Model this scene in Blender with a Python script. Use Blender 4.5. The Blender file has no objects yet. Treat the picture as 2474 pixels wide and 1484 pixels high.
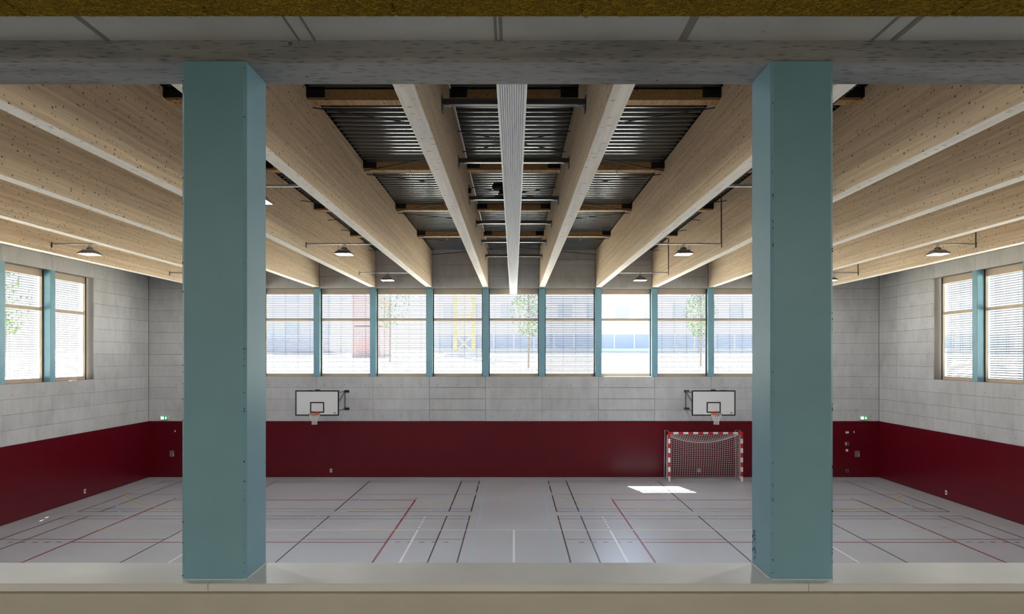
import bpy, math, random
from mathutils import Vector
random.seed(7)
S = bpy.context.scene
COL = S.collection
PI = math.pi
H = 5.29            # camera height above the gym floor

# ------------------------------------------------------------------ camera, sky, sun, exposure
cam_d = bpy.data.cameras.new('camera'); cam = bpy.data.objects.new('camera', cam_d); COL.objects.link(cam)
cam.location = (0, 0, H); cam.rotation_euler = (PI/2, 0, 0)
cam_d.sensor_fit = 'HORIZONTAL'; cam_d.sensor_width = 36.0; cam_d.lens = 1730/2474*36
cam_d.shift_x = -0.0018; cam_d.shift_y = 0.0485
cam_d.clip_start = 0.05; cam_d.clip_end = 500
S.camera = cam

SUN_DIR = Vector((0.29, -1.0, -1.97))
SUN_STRENGTH = 32.0
SKY_STRENGTH = 0.30
LAMP_L = 50.0
GALLERY_FILL_L = 16.0
EXPOSURE = 1.6

W = bpy.data.worlds.new('sky'); S.world = W; W.use_nodes = True
nt = W.node_tree; nt.nodes.clear()
sk = nt.nodes.new('ShaderNodeTexSky'); sk.sky_type = 'NISHITA'; sk.sun_disc = False
sk.sun_elevation = math.atan2(1.97, math.hypot(1, .29)); sk.sun_rotation = math.atan2(-0.29, 1.0)
sk.air_density = 1.0; sk.dust_density = 2.0; sk.ozone_density = 1.0
bg = nt.nodes.new('ShaderNodeBackground'); bg.inputs['Strength'].default_value = SKY_STRENGTH
wo = nt.nodes.new('ShaderNodeOutputWorld')
nt.links.new(sk.outputs[0], bg.inputs[0]); nt.links.new(bg.outputs[0], wo.inputs[0])

sun_d = bpy.data.lights.new('sun', 'SUN'); sun_d.energy = SUN_STRENGTH; sun_d.angle = 0.009; sun_d.color = (1, .96, .9)
sun = bpy.data.objects.new('sun', sun_d); COL.objects.link(sun)
sun.rotation_euler = SUN_DIR.to_track_quat('-Z', 'Y').to_euler(); sun.location = (-10, 60, 60)

S.view_settings.view_transform = 'Standard'; S.view_settings.look = 'None'
S.view_settings.exposure = EXPOSURE; S.view_settings.gamma = 1.0; S.view_settings.use_curve_mapping = False
cy = S.cycles
cy.use_denoising = True
cy.max_bounces = 10; cy.diffuse_bounces = 6; cy.glossy_bounces = 4; cy.transmission_bounces = 6; cy.transparent_max_bounces = 16
cy.sample_clamp_indirect = 6.0; cy.caustics_reflective = False; cy.caustics_refractive = False

# ------------------------------------------------------------------ helpers
def srgb(r, g, b):
    f = lambda c: (c/255/12.92) if c/255 <= .04045 else ((c/255+.055)/1.055)**2.4
    return (f(r), f(g), f(b), 1)

class MB:
    """collects simple shapes and links them as ONE mesh object"""
    def __init__(s): s.v = []; s.f = []; s.m = []; s.cur = 0
    def add(s, vs, fs):
        o = len(s.v); s.v += [tuple(p) for p in vs]; s.f += [tuple(i+o for i in f) for f in fs]; s.m += [s.cur]*len(fs); return s
    def box(s, x0, x1, y0, y1, z0, z1):
        return s.add([(x0,y0,z0),(x1,y0,z0),(x1,y1,z0),(x0,y1,z0),(x0,y0,z1),(x1,y0,z1),(x1,y1,z1),(x0,y1,z1)],
                     [(0,3,2,1),(4,5,6,7),(0,1,5,4),(1,2,6,5),(2,3,7,6),(3,0,4,7)])
    def cbox(s, x0, x1, y0, y1, z0, z1, c):
        """upright box with chamfered vertical edges"""
        p = [(x0+c,y0),(x1-c,y0),(x1,y0+c),(x1,y1-c),(x1-c,y1),(x0+c,y1),(x0,y1-c),(x0,y0+c)]
        return s.prism_z(p, z0, z1)
    def prism_z(s, p, z0, z1):
        n = len(p)
        return s.add([(x,y,z0) for x,y in p]+[(x,y,z1) for x,y in p],
                     [tuple(range(n-1,-1,-1)), tuple(range(n,2*n))]+[(i,(i+1)%n,n+(i+1)%n,n+i) for i in range(n)])
    def prism_y(s, p, y0, y1):
        n = len(p)
        return s.add([(x,y0,z) for x,z in p]+[(x,y1,z) for x,z in p],
                     [tuple(range(n)), tuple(range(2*n-1,n-1,-1))]+[(i,n+i,n+(i+1)%n,(i+1)%n) for i in range(n)])
    def prism_x(s, p, x0, x1):
        n = len(p)
        return s.add([(x0,y,z) for y,z in p]+[(x1,y,z) for y,z in p],
                     [tuple(range(n-1,-1,-1)), tuple(range(n,2*n))]+[(i,(i+1)%n,n+(i+1)%n,n+i) for i in range(n)])
    def tube(s, pts, r, n=6, closed=False, caps=True):
        P = [Vector(p) for p in pts]; N = len(P); rings = []
        up0 = Vector((0,0,1))
        for i in range(N):
            a = P[(i-1) % N] if (closed or i > 0) else P[i]
            b = P[(i+1) % N] if (closed or i < N-1) else P[i]
            t = (b-a).normalized()
            up = up0 if abs(t.z) < .95 else Vector((0,1,0))
            u = t.cross(up).normalized(); w = u.cross(t)
            rings.append([P[i] + (u*math.cos(2*PI*k/n) + w*math.sin(2*PI*k/n))*r for k in range(n)])
        vs = [q for ring in rings for q in ring]; fs = []
        for i in range(N if closed else N-1):
            j = (i+1) % N
            for k in range(n): fs.append((i*n+k, i*n+(k+1)%n, j*n+(k+1)%n, j*n+k))
        if caps and not closed: fs += [tuple(range(n-1,-1,-1)), tuple((N-1)*n+k for k in range(n))]
        return s.add(vs, fs)
    def lathe(s, prof, n=16, c=(0,0,0)):
        vs = [(c[0]+r*math.cos(2*PI*k/n), c[1]+r*math.sin(2*PI*k/n), c[2]+z) for r, z in prof for k in range(n)]; m = len(prof)
        fs = [(i*n+k, i*n+(k+1)%n, (i+1)*n+(k+1)%n, (i+1)*n+k) for i in range(m-1) for k in range(n)]
        fs += [tuple(range(n-1,-1,-1)), tuple((m-1)*n+k for k in range(n))]
        return s.add(vs, fs)
    def strip(s, pts, w, z):
        """flat painted line along a polyline on the floor"""
        P = [Vector((p[0], p[1], 0)) for p in pts]; N = len(P); L = []
        for i in range(N):
            t = (P[min(i+1,N-1)]-P[max(i-1,0)]).normalized(); u = Vector((-t.y, t.x, 0))*w/2
            L.append((P[i]-u, P[i]+u))
        vs = [(q.x,q.y,z) for pr in L for q in pr]
        return s.add(vs, [(2*i,2*i+2,2*i+3,2*i+1) for i in range(N-1)])
    def mesh(s, name, mats, smooth=False):
        me = bpy.data.meshes.new(name); me.from_pydata(s.v, [], s.f)
        for m in (mats if isinstance(mats, (list, tuple)) else [mats]): me.materials.append(m)
        if any(s.m): me.polygons.foreach_set('material_index', s.m)
        if smooth: me.polygons.foreach_set('use_smooth', [True]*len(s.f))
        me.update(); return me
    def build(s, name, mats, parent=None, loc=(0,0,0), rot=(0,0,0), smooth=False):
        return link(name, s.mesh(name, mats, smooth), parent, loc, rot)

def link(name, me, parent=None, loc=(0,0,0), rot=(0,0,0)):
    o = bpy.data.objects.new(name, me); COL.objects.link(o); o.location = loc; o.rotation_euler = rot
    if parent is not None: o.parent = parent
    return o
def tag(o, label=None, cat=None, group=None, kind=None):
    for k, v in (('label',label),('category',cat),('group',group),('kind',kind)):
        if v: o[k] = v
    return o
def thing(name, label, cat, loc=(0,0,0), rot=(0,0,0), group=None, kind='thing'):
    return tag(link(name, None, None, loc, rot), label, cat, group, kind)
def copy_tree(o, loc, label, rot=None):
    c = o.copy(); COL.objects.link(c); c.location = loc; c['label'] = label
    if rot: c.rotation_euler = rot
    for a in list(o.children):
        b = a.copy(); COL.objects.link(b); b.parent = c
        for d in list(a.children):
            e = d.copy(); COL.objects.link(e); e.parent = b
    return c
ORD = ['zeroth','first','second','third','fourth','fifth','sixth','seventh','eighth','ninth','tenth','eleventh','twelfth','thirteenth']

# ------------------------------------------------------------------ materials
def newmat(name, color=(.8,.8,.8,1), rough=.5, metal=0.0, spec=.5):
    m = bpy.data.materials.new(name); m.use_nodes = True
    b = m.node_tree.nodes['Principled BSDF']
    b.inputs['Base Color'].default_value = color; b.inputs['Roughness'].default_value = rough
    b.inputs['Metallic'].default_value = metal; b.inputs['Specular IOR Level'].default_value = spec
    return m
class G:
    """small node-graph helper"""
    def __init__(s, m): s.t = m.node_tree; s.b = s.t.nodes['Principled BSDF']; s.out = s.t.nodes['Material Output']
    def n(s, typ, **kw):
        x = s.t.nodes.new(typ)
        for k, v in kw.items():
            if k.startswith('i_'): x.inputs[k[2:].replace('_',' ')].default_value = v
            else: setattr(x, k, v)
        return x
    def l(s, a, b): s.t.links.new(a, b)
    def pos(s, scale=(1,1,1)):
        g = s.n('ShaderNodeNewGeometry'); mp = s.n('ShaderNodeMapping'); mp.inputs['Scale'].default_value = scale
        s.l(g.outputs['Position'], mp.inputs['Vector']); return mp.outputs['Vector']
    def noise(s, vec, scale, detail=3, rough=.5, dist=0.0):
        x = s.n('ShaderNodeTexNoise'); x.inputs['Scale'].default_value = scale; x.inputs['Detail'].default_value = detail
        x.inputs['Roughness'].default_value = rough; x.inputs['Distortion'].default_value = dist
        s.l(vec, x.inputs['Vector']); return x.outputs['Fac']
    def voro(s, vec, scale, feature='F1', rnd=1.0):
        x = s.n('ShaderNodeTexVoronoi'); x.feature = feature; x.inputs['Scale'].default_value = scale; x.inputs['Randomness'].default_value = rnd
        s.l(vec, x.inputs['Vector']); return x
    def ramp(s, fac, stops):
        r = s.n('ShaderNodeValToRGB'); e = r.color_ramp.elements
        while len(e) < len(stops): e.new(.5)
        for q, (p, c) in zip(e, stops): q.position = p; q.color = c if isinstance(c, tuple) else (c, c, c, 1)
        s.l(fac, r.inputs[0]); return r.outputs[0]
    def mix(s, fac, a, b, mode='MIX'):
        x = s.n('ShaderNodeMix'); x.data_type = 'RGBA'; x.blend_type = mode
        for sock, v in ((x.inputs['Factor'], fac), (x.inputs[6], a), (x.inputs[7], b)):
            if hasattr(v, 'links'): s.l(v, sock)
            else: sock.default_value = v
        return x.outputs[2]
    def math(s, op, a, b=0.0):
        x = s.n('ShaderNodeMath'); x.operation = op
        for sock, v in ((x.inputs[0], a), (x.inputs[1], b)):
            if hasattr(v, 'links'): s.l(v, sock)
            else: sock.default_value = v
        return x.outputs[0]
    def bump(s, h, strength=.2, dist=.01):
        x = s.n('ShaderNodeBump'); x.inputs['Strength'].default_value = strength; x.inputs['Distance'].default_value = dist
        s.l(h, x.inputs['Height']); s.l(x.outputs[0], s.b.inputs['Normal'])

def concrete(name, base, streak=(1.2,1.2,.35), pit=9.0, contrast=.16, rough=.75, dash=False):
    m = newmat(name, base, rough, spec=.35); g = G(m)
    p = g.pos()
    big = g.noise(p, .9, 4, .6); st = g.noise(g.pos(streak), 3.2, 5, .65, .3)
    f = g.math('ADD', g.math('MULTIPLY', big, .5), g.math('MULTIPLY', st, .5))
    c = base
    lo = tuple(x*(1-contrast*1.6) for x in c[:3])+(1,); hi = tuple(min(1, x*(1+contrast)) for x in c[:3])+(1,)
    colr = g.ramp(f, [(.3, lo), (.52, c), (.72, hi)])
    oi = g.n('ShaderNodeObjectInfo'); tint = g.ramp(oi.outputs['Random'], [(0,.95),(1,1.04)])
    colr = g.mix(1.0, colr, tint, 'MULTIPLY')
    v = g.voro(p, pit); pits = g.ramp(v.outputs['Distance'], [(.05,.4),(.10,1.0)])
    ok = g.ramp(g.noise(p, 2.3, 1), [(.5,0.0),(.56,1.0)])
    colr = g.mix(ok, colr, g.mix(1.0, colr, pits, 'MULTIPLY'))
    if dash:
        d = g.voro(g.pos((6.5, 34, 62)), 1.6); dd = g.ramp(d.outputs['Distance'], [(.12,.35),(.36,1.0)])
        colr = g.mix(.8, colr, g.mix(1.0, colr, dd, 'MULTIPLY'))
    g.l(colr, g.b.inputs['Base Color'])
    g.bump(g.noise(p, 30, 4, .6), .12, .004)
    return m

def glulam(name, base, dark, knot=(8.5, 7.5, 11.0)):
    """laminated spruce: 4 cm lamellas along the beam, long grain, scattered dark knots"""
    m = newmat(name, base, .62, spec=.3); g = G(m)
    geo = g.n('ShaderNodeNewGeometry'); sep = g.n('ShaderNodeSeparateXYZ'); g.l(geo.outputs['Position'], sep.inputs[0])
    wn = g.n('ShaderNodeTexWhiteNoise'); wn.noise_dimensions = '3D'
    cb = g.n('ShaderNodeCombineXYZ')
    g.l(g.math('FLOOR', g.math('DIVIDE', sep.outputs[0], 1.2)), cb.inputs[0])
    g.l(g.math('FLOOR', g.math('DIVIDE', sep.outputs[2], .042)), cb.inputs[2])
    yy = g.math('FLOOR', g.math('DIVIDE', g.math('ADD', sep.outputs[1], g.math('MULTIPLY', g.math('SINE', g.math('MULTIPLY', sep.outputs[2], 97.0)), 2.0)), 4.5))
    g.l(yy, cb.inputs[1]); g.l(cb.outputs[0], wn.inputs['Vector'])
    lam = g.ramp(wn.outputs['Value'], [(0,.93),(1,1.05)])
    grain = g.noise(g.pos((14, .5, 42)), 2.0, 4, .6, .4)
    c = g.ramp(grain, [(.28, dark), (.66, base)])
    c = g.mix(1.0, c, lam, 'MULTIPLY')
    big = g.ramp(g.noise(g.pos((4,.10,9)), 1.5, 3), [(.3,.84),(.7,1.08)])
    c = g.mix(1.0, c, big, 'MULTIPLY')
    wob = g.n('ShaderNodeTexNoise'); wob.inputs['Scale'].default_value = 26; wob.inputs['Detail'].default_value = 2
    pk = g.pos(); g.l(pk, wob.inputs['Vector'])
    vm = g.n('ShaderNodeVectorMath'); vm.operation = 'MULTIPLY_ADD'; vm.inputs[1].default_value = (.035,.045,.035)
    g.l(wob.outputs['Color'], vm.inputs[0]); g.l(pk, vm.inputs[2])
    mp = g.n('ShaderNodeMapping'); mp.inputs['Scale'].default_value = knot; g.l(vm.outputs[0], mp.inputs['Vector'])
    v = g.voro(mp.outputs[0], 1.0)
    sc = g.n('ShaderNodeSeparateColor'); g.l(v.outputs['Color'], sc.inputs[0])
    halo = g.ramp(v.outputs['Distance'], [(.10,1.0),(.30,0.0)]); core = g.ramp(v.outputs['Distance'], [(.10,1.0),(.17,0.0)])
    ok = g.ramp(sc.outputs[0], [(.24,0.0),(.28,1.0)]); amt = g.ramp(sc.outputs[1], [(.15,.45),(.6,1.0)])
    c = g.mix(g.math('MULTIPLY', g.math('MULTIPLY', halo, ok), .38), c, tuple(x*.5 for x in dark[:3])+(1,))
    c = g.mix(g.math('MULTIPLY', g.math('MULTIPLY', core, ok), amt), c, (dark[0]*.16, dark[1]*.12, dark[2]*.10, 1))
    g.l(c, g.b.inputs['Base Color'])
    g.bump(grain, .08, .003)
    return m

def painted(name, base, rough=.4, pit=True):
    m = newmat(name, base, rough, spec=.45); g = G(m); p = g.pos()
    f = g.noise(p, 2.2, 4, .6)
    c = g.ramp(f, [(.3, tuple(x*.93 for x in base[:3])+(1,)), (.7, tuple(min(1,x*1.04) for x in base[:3])+(1,))])
    if pit:
        v = g.voro(g.pos((1,1,.55)), 9.0); a = g.ramp(v.outputs['Distance'], [(.022,1.0),(.05,0.0)])
        ok = g.ramp(v.outputs['Color'], [(.5,0.0),(.54,1.0)])
        c = g.mix(g.math('MULTIPLY', g.math('MULTIPLY', a, ok), .8), c, tuple(x*.25 for x in base[:3])+(1,))
    g.l(c, g.b.inputs['Base Color']); g.bump(g.noise(p, 45, 3), .05, .003)
    return m

M = {}
M['concrete'] = concrete('board_formed_concrete', srgb(200,202,206), contrast=.12)
M['concrete_joint'] = newmat('joint_mortar', srgb(140,138,136), .9)  # plain grey of the panel joints and backing
M['lintel'] = concrete('lintel_concrete', srgb(160,162,165), (.35,2,3), 8.0, .3, .7, True)
M['slab'] = concrete('slab_concrete', srgb(196,199,202), (.6,1,1), 7.0, .1)
M['hole'] = newmat('tie_hole', srgb(60,58,56), .9)
M['beam'] = glulam('spruce_glulam', srgb(243,225,200), srgb(220,192,158))
M['beam_lit_base'] = glulam('spruce_lit_underside', srgb(250,246,240), srgb(238,228,214), (4.5, 13.0, 9.0))  # underside knots; paler tone paints in the brighter light from below
M['purlin'] = glulam('spruce_purlin', srgb(200,168,122), srgb(172,132,86))
M['frame_wood'] = painted('window_frame_wood', srgb(206,188,166), .5, False)
M['blue'] = painted('light_blue_concrete_paint', srgb(134,182,202), .38)
M['blue_lacquer'] = painted('light_blue_mullion_lacquer', srgb(134,182,202), .35, False)
M['sealant'] = newmat('white_sealant', srgb(225,226,222), .5)
M['red'] = painted('dark_red_wall_padding', srgb(98,6,25), .3, False)
M['red'].node_tree.nodes['Principled BSDF'].inputs['Specular IOR Level'].default_value = .35
M['sill'] = painted('pale_sill_laminate', srgb(236,238,240), .36, False)
M['plaster'] = painted('greige_plaster', srgb(204,201,190), .6, False)
M['cream'] = painted('cream_wall', srgb(214,211,202), .7, False)
M['oak'] = newmat('greige_gallery_floor', srgb(176,171,160), .5)
M['deck'] = newmat('galvanised_deck', srgb(112,116,122), .2, 1.0)
M['steel'] = newmat('dark_grey_steel', srgb(104,104,110), .3, .9)
M['zinc'] = newmat('zinc_plated_steel', srgb(176,178,184), .35, .8)
M['dark_steel'] = newmat('black_steel', srgb(46,44,44), .5, .3)
M['rod'] = newmat('black_brace_rod', srgb(36,36,38), .5, .2)
M['black'] = newmat('black_plastic', srgb(26,26,28), .45)
M['curtain'] = newmat('pale_grey_curtain_fabric', srgb(244,246,250), .5)
M['white'] = newmat('white_lacquer', srgb(236,238,240), .35)
M['white_dull'] = newmat('white_plastic', srgb(228,226,222), .5)
M['net'] = newmat('white_net_cord', srgb(236,234,232), .8)
M['orange'] = newmat('orange_rim_paint', srgb(226,84,36), .4)
M['goal_red'] = newmat('red_goal_paint', srgb(206,30,42), .4)
M['grey_plastic'] = newmat('grey_socket_plastic', srgb(120,112,110), .5)
M['line_black'] = newmat('black_line_paint', srgb(44,42,46), .34, spec=1.0)
M['line_red'] = newmat('red_line_paint', srgb(140,24,46), .34, spec=1.0)
M['line_white'] = newmat('white_line_paint', srgb(240,242,242), .34, spec=1.0)
M['line_yellow'] = newmat('yellow_line_paint', srgb(214,196,96), .34, spec=1.0)
M['line_blue'] = newmat('pale_blue_line_paint', srgb(176,200,212), .34, spec=1.0)
M['slat'] = newmat('grey_blind_slat', srgb(72,82,108), .45, .0)
M['glass'] = bpy.data.materials.new('window_glass'); M['glass'].use_nodes = True
def _glass():
    t = M['glass'].node_tree; t.nodes.clear()
    o = t.nodes.new('ShaderNodeOutputMaterial'); mx = t.nodes.new('ShaderNodeMixShader')
    tr = t.nodes.new('ShaderNodeBsdfTransparent'); tr.inputs[0].default_value = (.93,.96,.95,1)
    gl = t.nodes.new('ShaderNodeBsdfGlossy'); gl.inputs['Roughness'].default_value = .02
    fr = t.nodes.new('ShaderNodeLayerWeight'); fr.inputs['Blend'].default_value = .12
    mul = t.nodes.new('ShaderNodeMath'); mul.operation = 'MULTIPLY'; mul.inputs[1].default_value = .6
    t.links.new(fr.outputs['Fresnel'], mul.inputs[0]); t.links.new(mul.outputs[0], mx.inputs[0])
    t.links.new(tr.outputs[0], mx.inputs[1]); t.links.new(gl.outputs[0], mx.inputs[2]); t.links.new(mx.outputs[0], o.inputs[0])
_glass()
def emis(name, color, strength):
    m = newmat(name, color, .5); b = m.node_tree.nodes['Principled BSDF']
    b.inputs['Emission Color'].default_value = color; b.inputs['Emission Strength'].default_value = strength; return m
M['lamp'] = emis('lamp_diffuser', (1,.985,.96,1), LAMP_L)
M['sign_green'] = emis('exit_sign_green', srgb(28,128,74), .45)
M['sign_white'] = emis('exit_sign_white', srgb(238,246,240), .8)
def _floor():
    m = newmat('pale_grey_sports_floor', srgb(190,193,202), .32, spec=1.0); g = G(m); g.b.inputs['IOR'].default_value = 1.7
    f = g.noise(g.pos(), .35, 3); c = g.ramp(f, [(.35, srgb(180,182,189)), (.65, srgb(188,191,199))])
    g.l(c, g.b.inputs['Base Color'])
    return m
M['floor'] = _floor()
def _wool():
    m = newmat('yellow_wood_wool', srgb(150,124,20), .85, spec=.2); g = G(m)
    p = g.pos(); warp = g.n('ShaderNodeTexNoise'); warp.inputs['Scale'].default_value = 14; warp.inputs['Detail'].default_value = 2
    g.l(p, warp.inputs['Vector'])
    vm = g.n('ShaderNodeVectorMath'); vm.operation = 'MULTIPLY_ADD'; vm.inputs[1].default_value = (.08,.08,.08)
    g.l(warp.outputs['Color'], vm.inputs[0]); g.l(p, vm.inputs[2])
    a = g.noise(vm.outputs[0], 55, 2, .5, 1.5); b = g.noise(vm.outputs[0], 90, 2, .5, 2.0)
    ra = g.ramp(a, [(.44,0.0),(.5,1.0),(.56,0.0)]); rb = g.ramp(b, [(.45,0.0),(.5,.8),(.55,0.0)])
    f = g.math('MAXIMUM', ra, rb)
    c = g.mix(f, srgb(112,88,6), srgb(196,164,36))
    big = g.ramp(g.noise(p, 1.6, 3), [(.3,.8),(.7,1.1)]); c = g.mix(1.0, c, big, 'MULTIPLY')
    g.l(c, g.b.inputs['Base Color']); g.bump(f, .9, .004)
    return m
M['wool'] = _wool()
M['wool_strand'] = newmat('yellow_wood_wool_strand', srgb(196,166,40), .8)

# ------------------------------------------------------------------ gym shell
XW, YF = 16.04, 31.45          # side walls, far wall (finished faces)
BAY = 2.475
Z0, Z1, ZT = 4.42, 8.29, 9.96  # window sill, window head, deck underside
PAD = 2.45
YN0, YN1 = 3.40, 3.686         # front and back of the opening's columns

fl = tag(MB().box(-XW-.4, XW+.4, 3.3, YF+.4, -.3, 0).build('floor', M['floor']), 'pale grey glossy sports hall floor with coloured court lines', 'floor', kind='structure')

far = tag(MB().box(-XW-.4, XW+.4, YF+.03, YF+.42, 0, Z0).box(-XW-.4, XW+.4, YF+.03, YF+.42, Z1, 10.3)
          .box(-XW-.4, -5.5*BAY-.135, YF+.03, YF+.42, Z0, Z1).box(5.5*BAY+.135, XW+.4, YF+.03, YF+.42, Z0, Z1)
          .build('wall_far', M['concrete_joint']), 'far concrete hall wall with window band and dark red padding', 'wall', kind='structure')
WY1 = 27.37; WYN = 8            # side window band runs from WY1 towards the camera
WY0 = WY1 - WYN*BAY
def side_wall(sx, name, label):
    m = MB()
    a, b = XW+.03, XW+.42
    def bx(y0, y1, z0, z1): m.box(min(sx*a, sx*b), max(sx*a, sx*b), y0, y1, z0, z1)
    bx(3.0, YF+.03, 0, Z0); bx(3.0, YF+.03, Z1, 10.3); bx(WY1, YF+.03, Z0, Z1); bx(3.0, WY0, Z0, Z1)
    return tag(m.build(name, M['concrete_joint']), label, 'wall', kind='structure')
left = side_wall(-1, 'wall_left', 'left concrete hall wall with red padding and side windows')
right = side_wall(1, 'wall_right', 'right concrete hall wall with red padding and side windows')

# concrete formwork panels, each a piece with its own recessed joint
_pan = {}
def panel_mesh(w, h):
    k = (round(w,3), round(h,3))
    if k not in _pan:
        c = .006; y0 = 0; x, z = w/2, h/2
        m = MB(); m.add([(-x+c,0,-z+c),(x-c,0,-z+c),(x-c,0,z-c),(-x+c,0,z-c),(-x,c,-z),(x,c,-z),(x,c,z),(-x,c,z),(-x,.034,-z),(x,.034,-z),(x,.034,z),(-x,.034,z)],
              [(0,1,2,3),(0,4,5,1),(1,5,6,2),(2,6,7,3),(3,7,4,0),(4,8,9,5),(5,9,10,6),(6,10,11,7),(7,11,8,4)])
        _pan[k] = m.mesh('concrete_panel', M['concrete'])
    return _pan[k]
def panel(parent, side, a0, a1, z0, z1, gap=.006):
    me = panel_mesh(a1-a0-gap, z1-z0-gap); c = (a0+a1)/2; z = (z0+z1)/2
    if side == 'far': link('concrete_panel', me, parent, (c, YF, z))
    elif side == 'left': link('concrete_panel', me, parent, (-XW, c, z), (0,0,PI/2))
    else: link('concrete_panel', me, parent, (XW, c, z), (0,0,-PI/2))
low_rows = [PAD + (Z0-PAD)*k/4 for k in range(5)]
win_rows = [Z0 + (Z1-Z0)*k/8 for k in range(9)]
top_rows = [Z1, Z1+.53, Z1+1.03, Z1+1.53, ZT+.12]
far_cols = [-XW] + [(k-5.5)*BAY for k in range(12)] + [XW]
for i in range(len(far_cols)-1):
    a0, a1 = far_cols[i], far_cols[i+1]
    for z0, z1 in zip(low_rows, low_rows[1:]): panel(far, 'far', a0, a1, z0, z1, .016 if i in (5, 8) else .006)
    if i in (0, 12):
        b0, b1 = (a0, a1-.14) if i == 0 else (a0+.14, a1)
        for z0, z1 in zip(win_rows, win_rows[1:]): panel(far, 'far', b0, b1, z0, z1)
    b0 = a0 if i == 0 else a0+.13; b1 = a1 if i == 12 else a1-.13
    for z0, z1 in zip(top_rows, top_rows[1:]): panel(far, 'far', b0, b1, z0, z1)
for par, side in ((left,'left'), (right,'right')):
    cols = [WY1 - k*BAY for k in range(WYN, -1, -1)] + [29.98, YF-.01]
    for i in range(len(cols)-1):
        a0, a1 = cols[i], cols[i+1]
        if a1 < 17: continue
        for z0, z1 in zip(low_rows, low_rows[1:]): panel(par, side, a0, a1, z0, z1)
        if a0 >= WY1-.01:
            for z0, z1 in zip(win_rows, win_rows[1:]): panel(par, side, a0, a1, z0, z1)
        for z0, z1 in zip(top_rows[:2], top_rows[1:3]): panel(par, side, a0, a1, z0, z1)
    sx = -1 if side == 'left' else 1
    m = MB()
    lo, hi = sorted((sx*XW, sx*(XW+.04)))
    for y0, y1, z0, z1 in ((3.7,cols[0],PAD,10.2), ): 
        if y0 < y1: m.box(lo, hi, y0, y1, z0, z1)
    yk = [c for c in cols if c < 17.0]; yk = max(yk) + BAY if yk else cols[0]
    m.box(lo, hi, cols[0], yk, PAD, Z0); m.box(lo, hi, cols[0], YF, top_rows[2], 10.2); m.box(lo, hi, cols[0], yk, Z1, top_rows[2])
    m.build('plain_concrete_face', M['concrete'], par)
# formwork tie holes, too small to pick apart
def discs(parent, pts, axis):
    m = MB()
    for (a, z) in pts:
        r = .017; n = 6
        q = [(a+r*math.cos(2*PI*k/n), z+r*math.sin(2*PI*k/n)) for k in range(n)]
        if axis == 'far': m.add([(u, YF-.001, v) for u, v in q], [tuple(range(n))])
        else:
            sx = -1 if axis == 'left' else 1
            m.add([(sx*(XW-.001), u, v) for u, v in q], [tuple(range(n))])
    o = m.build('tie_hole', M['hole'], parent); o['kind'] = 'stuff'
hp = []
for i in range(len(far_cols)-1):
    for f in (.14, .5, .86):
        a = far_cols[i]+(far_cols[i+1]-far_cols[i])*f
        hp += [(a, 2.68), (a, 4.05), (a, 8.6)]
        if i in (0, 12): hp += [(a, 5.5), (a, 7.0)]
discs(far, hp, 'far')
sp = [(y, z) for y in (17.9,19.5,20.4,22.0,22.9,24.4,25.3,26.9,27.8,29.5,30.4,31.1) for z in (2.68, 4.05)] + [(y, z) for y in (27.8,29.5,30.4,31.1) for z in (5.3, 6.6, 7.9)]
discs(left, sp, 'left'); discs(right, sp, 'right')

# dark red impact padding along the foot of the three walls
MB().box(-XW, XW, YF-.035, YF+.03, .02, PAD).build('wall_padding', M['red'], far)
MB().box(-XW-.03, -XW+.035, 3.7, YF-.035, .02, PAD).build('wall_padding', M['red'], left)
MB().box(XW-.035, XW+.03, 3.7, YF-.035, .02, PAD).build('wall_padding', M['red'], right)

# ribbed metal roof deck: one trapezoid profile rolled across the hall
m = MB(); y = 3.2; prof = []
while y < YF+.45:
    prof += [(y, ZT), (y+.05, ZT), (y+.085, ZT+.13), (y+.22, ZT+.13)]; y += .255
prof.append((y, ZT))
n = len(prof)
m.add([(-XW-.4, p[0], p[1]) for p in prof] + [(XW+.4, p[0], p[1]) for p in prof], [(i, n+i, n+i+1, i+1) for i in range(n-1)])
deck = tag(m.build('ceiling', M['deck']), 'ribbed galvanised metal roof deck above the timber beams', 'ceiling', kind='structure')
MB().box(-XW-.5, XW+.5, 3.0, YF+.5, ZT+.16, ZT+.4).build('roof_insulation', M['white_dull'], deck)

# ------------------------------------------------------------------ near side: parapet, sill, lintel, gallery
GW, GB, GF = 7.0, -3.4, 3.12     # gallery half width, back wall, floor level
ZL, ZS, ZSILL = H+1.403, H+1.503, H-1.061
near = tag(MB().box(-XW-.4, XW+.4, YN0, YN1, 0, ZSILL-.037).build('wall_near', M['plaster']), 'plastered parapet wall below the window sill of the gallery', 'wall', kind='structure')
for sx in (-1, 1): MB().box(min(sx*GW, sx*(XW+.4)), max(sx*GW, sx*(XW+.4)), YN0, YN1, ZSILL-.037, ZL).build('side_infill', M['plaster'], near)
lint = tag(MB().prism_x([(YN0+.016,ZL),(YN1,ZL),(YN1,10.3),(YN0,10.3),(YN0,ZL+.016)], -XW-.4, XW+.4).build('wall_near_lintel', M['lintel']), 'rough grey concrete lintel spanning above the two blue columns', 'lintel', kind='structure')
sill = thing('trim_1', 'pale satin window sill board under the two blue columns', 'sill', (0, 3.343, ZSILL), kind='structure')
for a, b in ((-GW, -1.43), (-1.427, 1.376), (1.379, GW)):
    MB().prism_x([(0,-.034),(.004,-.037),(.343,-.037),(.343,0),(.004,0),(0,-.004)], a, b).build('sill_board', M['sill'], sill)
gc = tag(MB().box(-GW-.3, GW+.3, GB-.3, YN0, ZS, ZS+.25).build('gallery_ceiling', M['slab']), 'concrete gallery slab with yellow wood wool panels overhead', 'ceiling', kind='structure')
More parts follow.
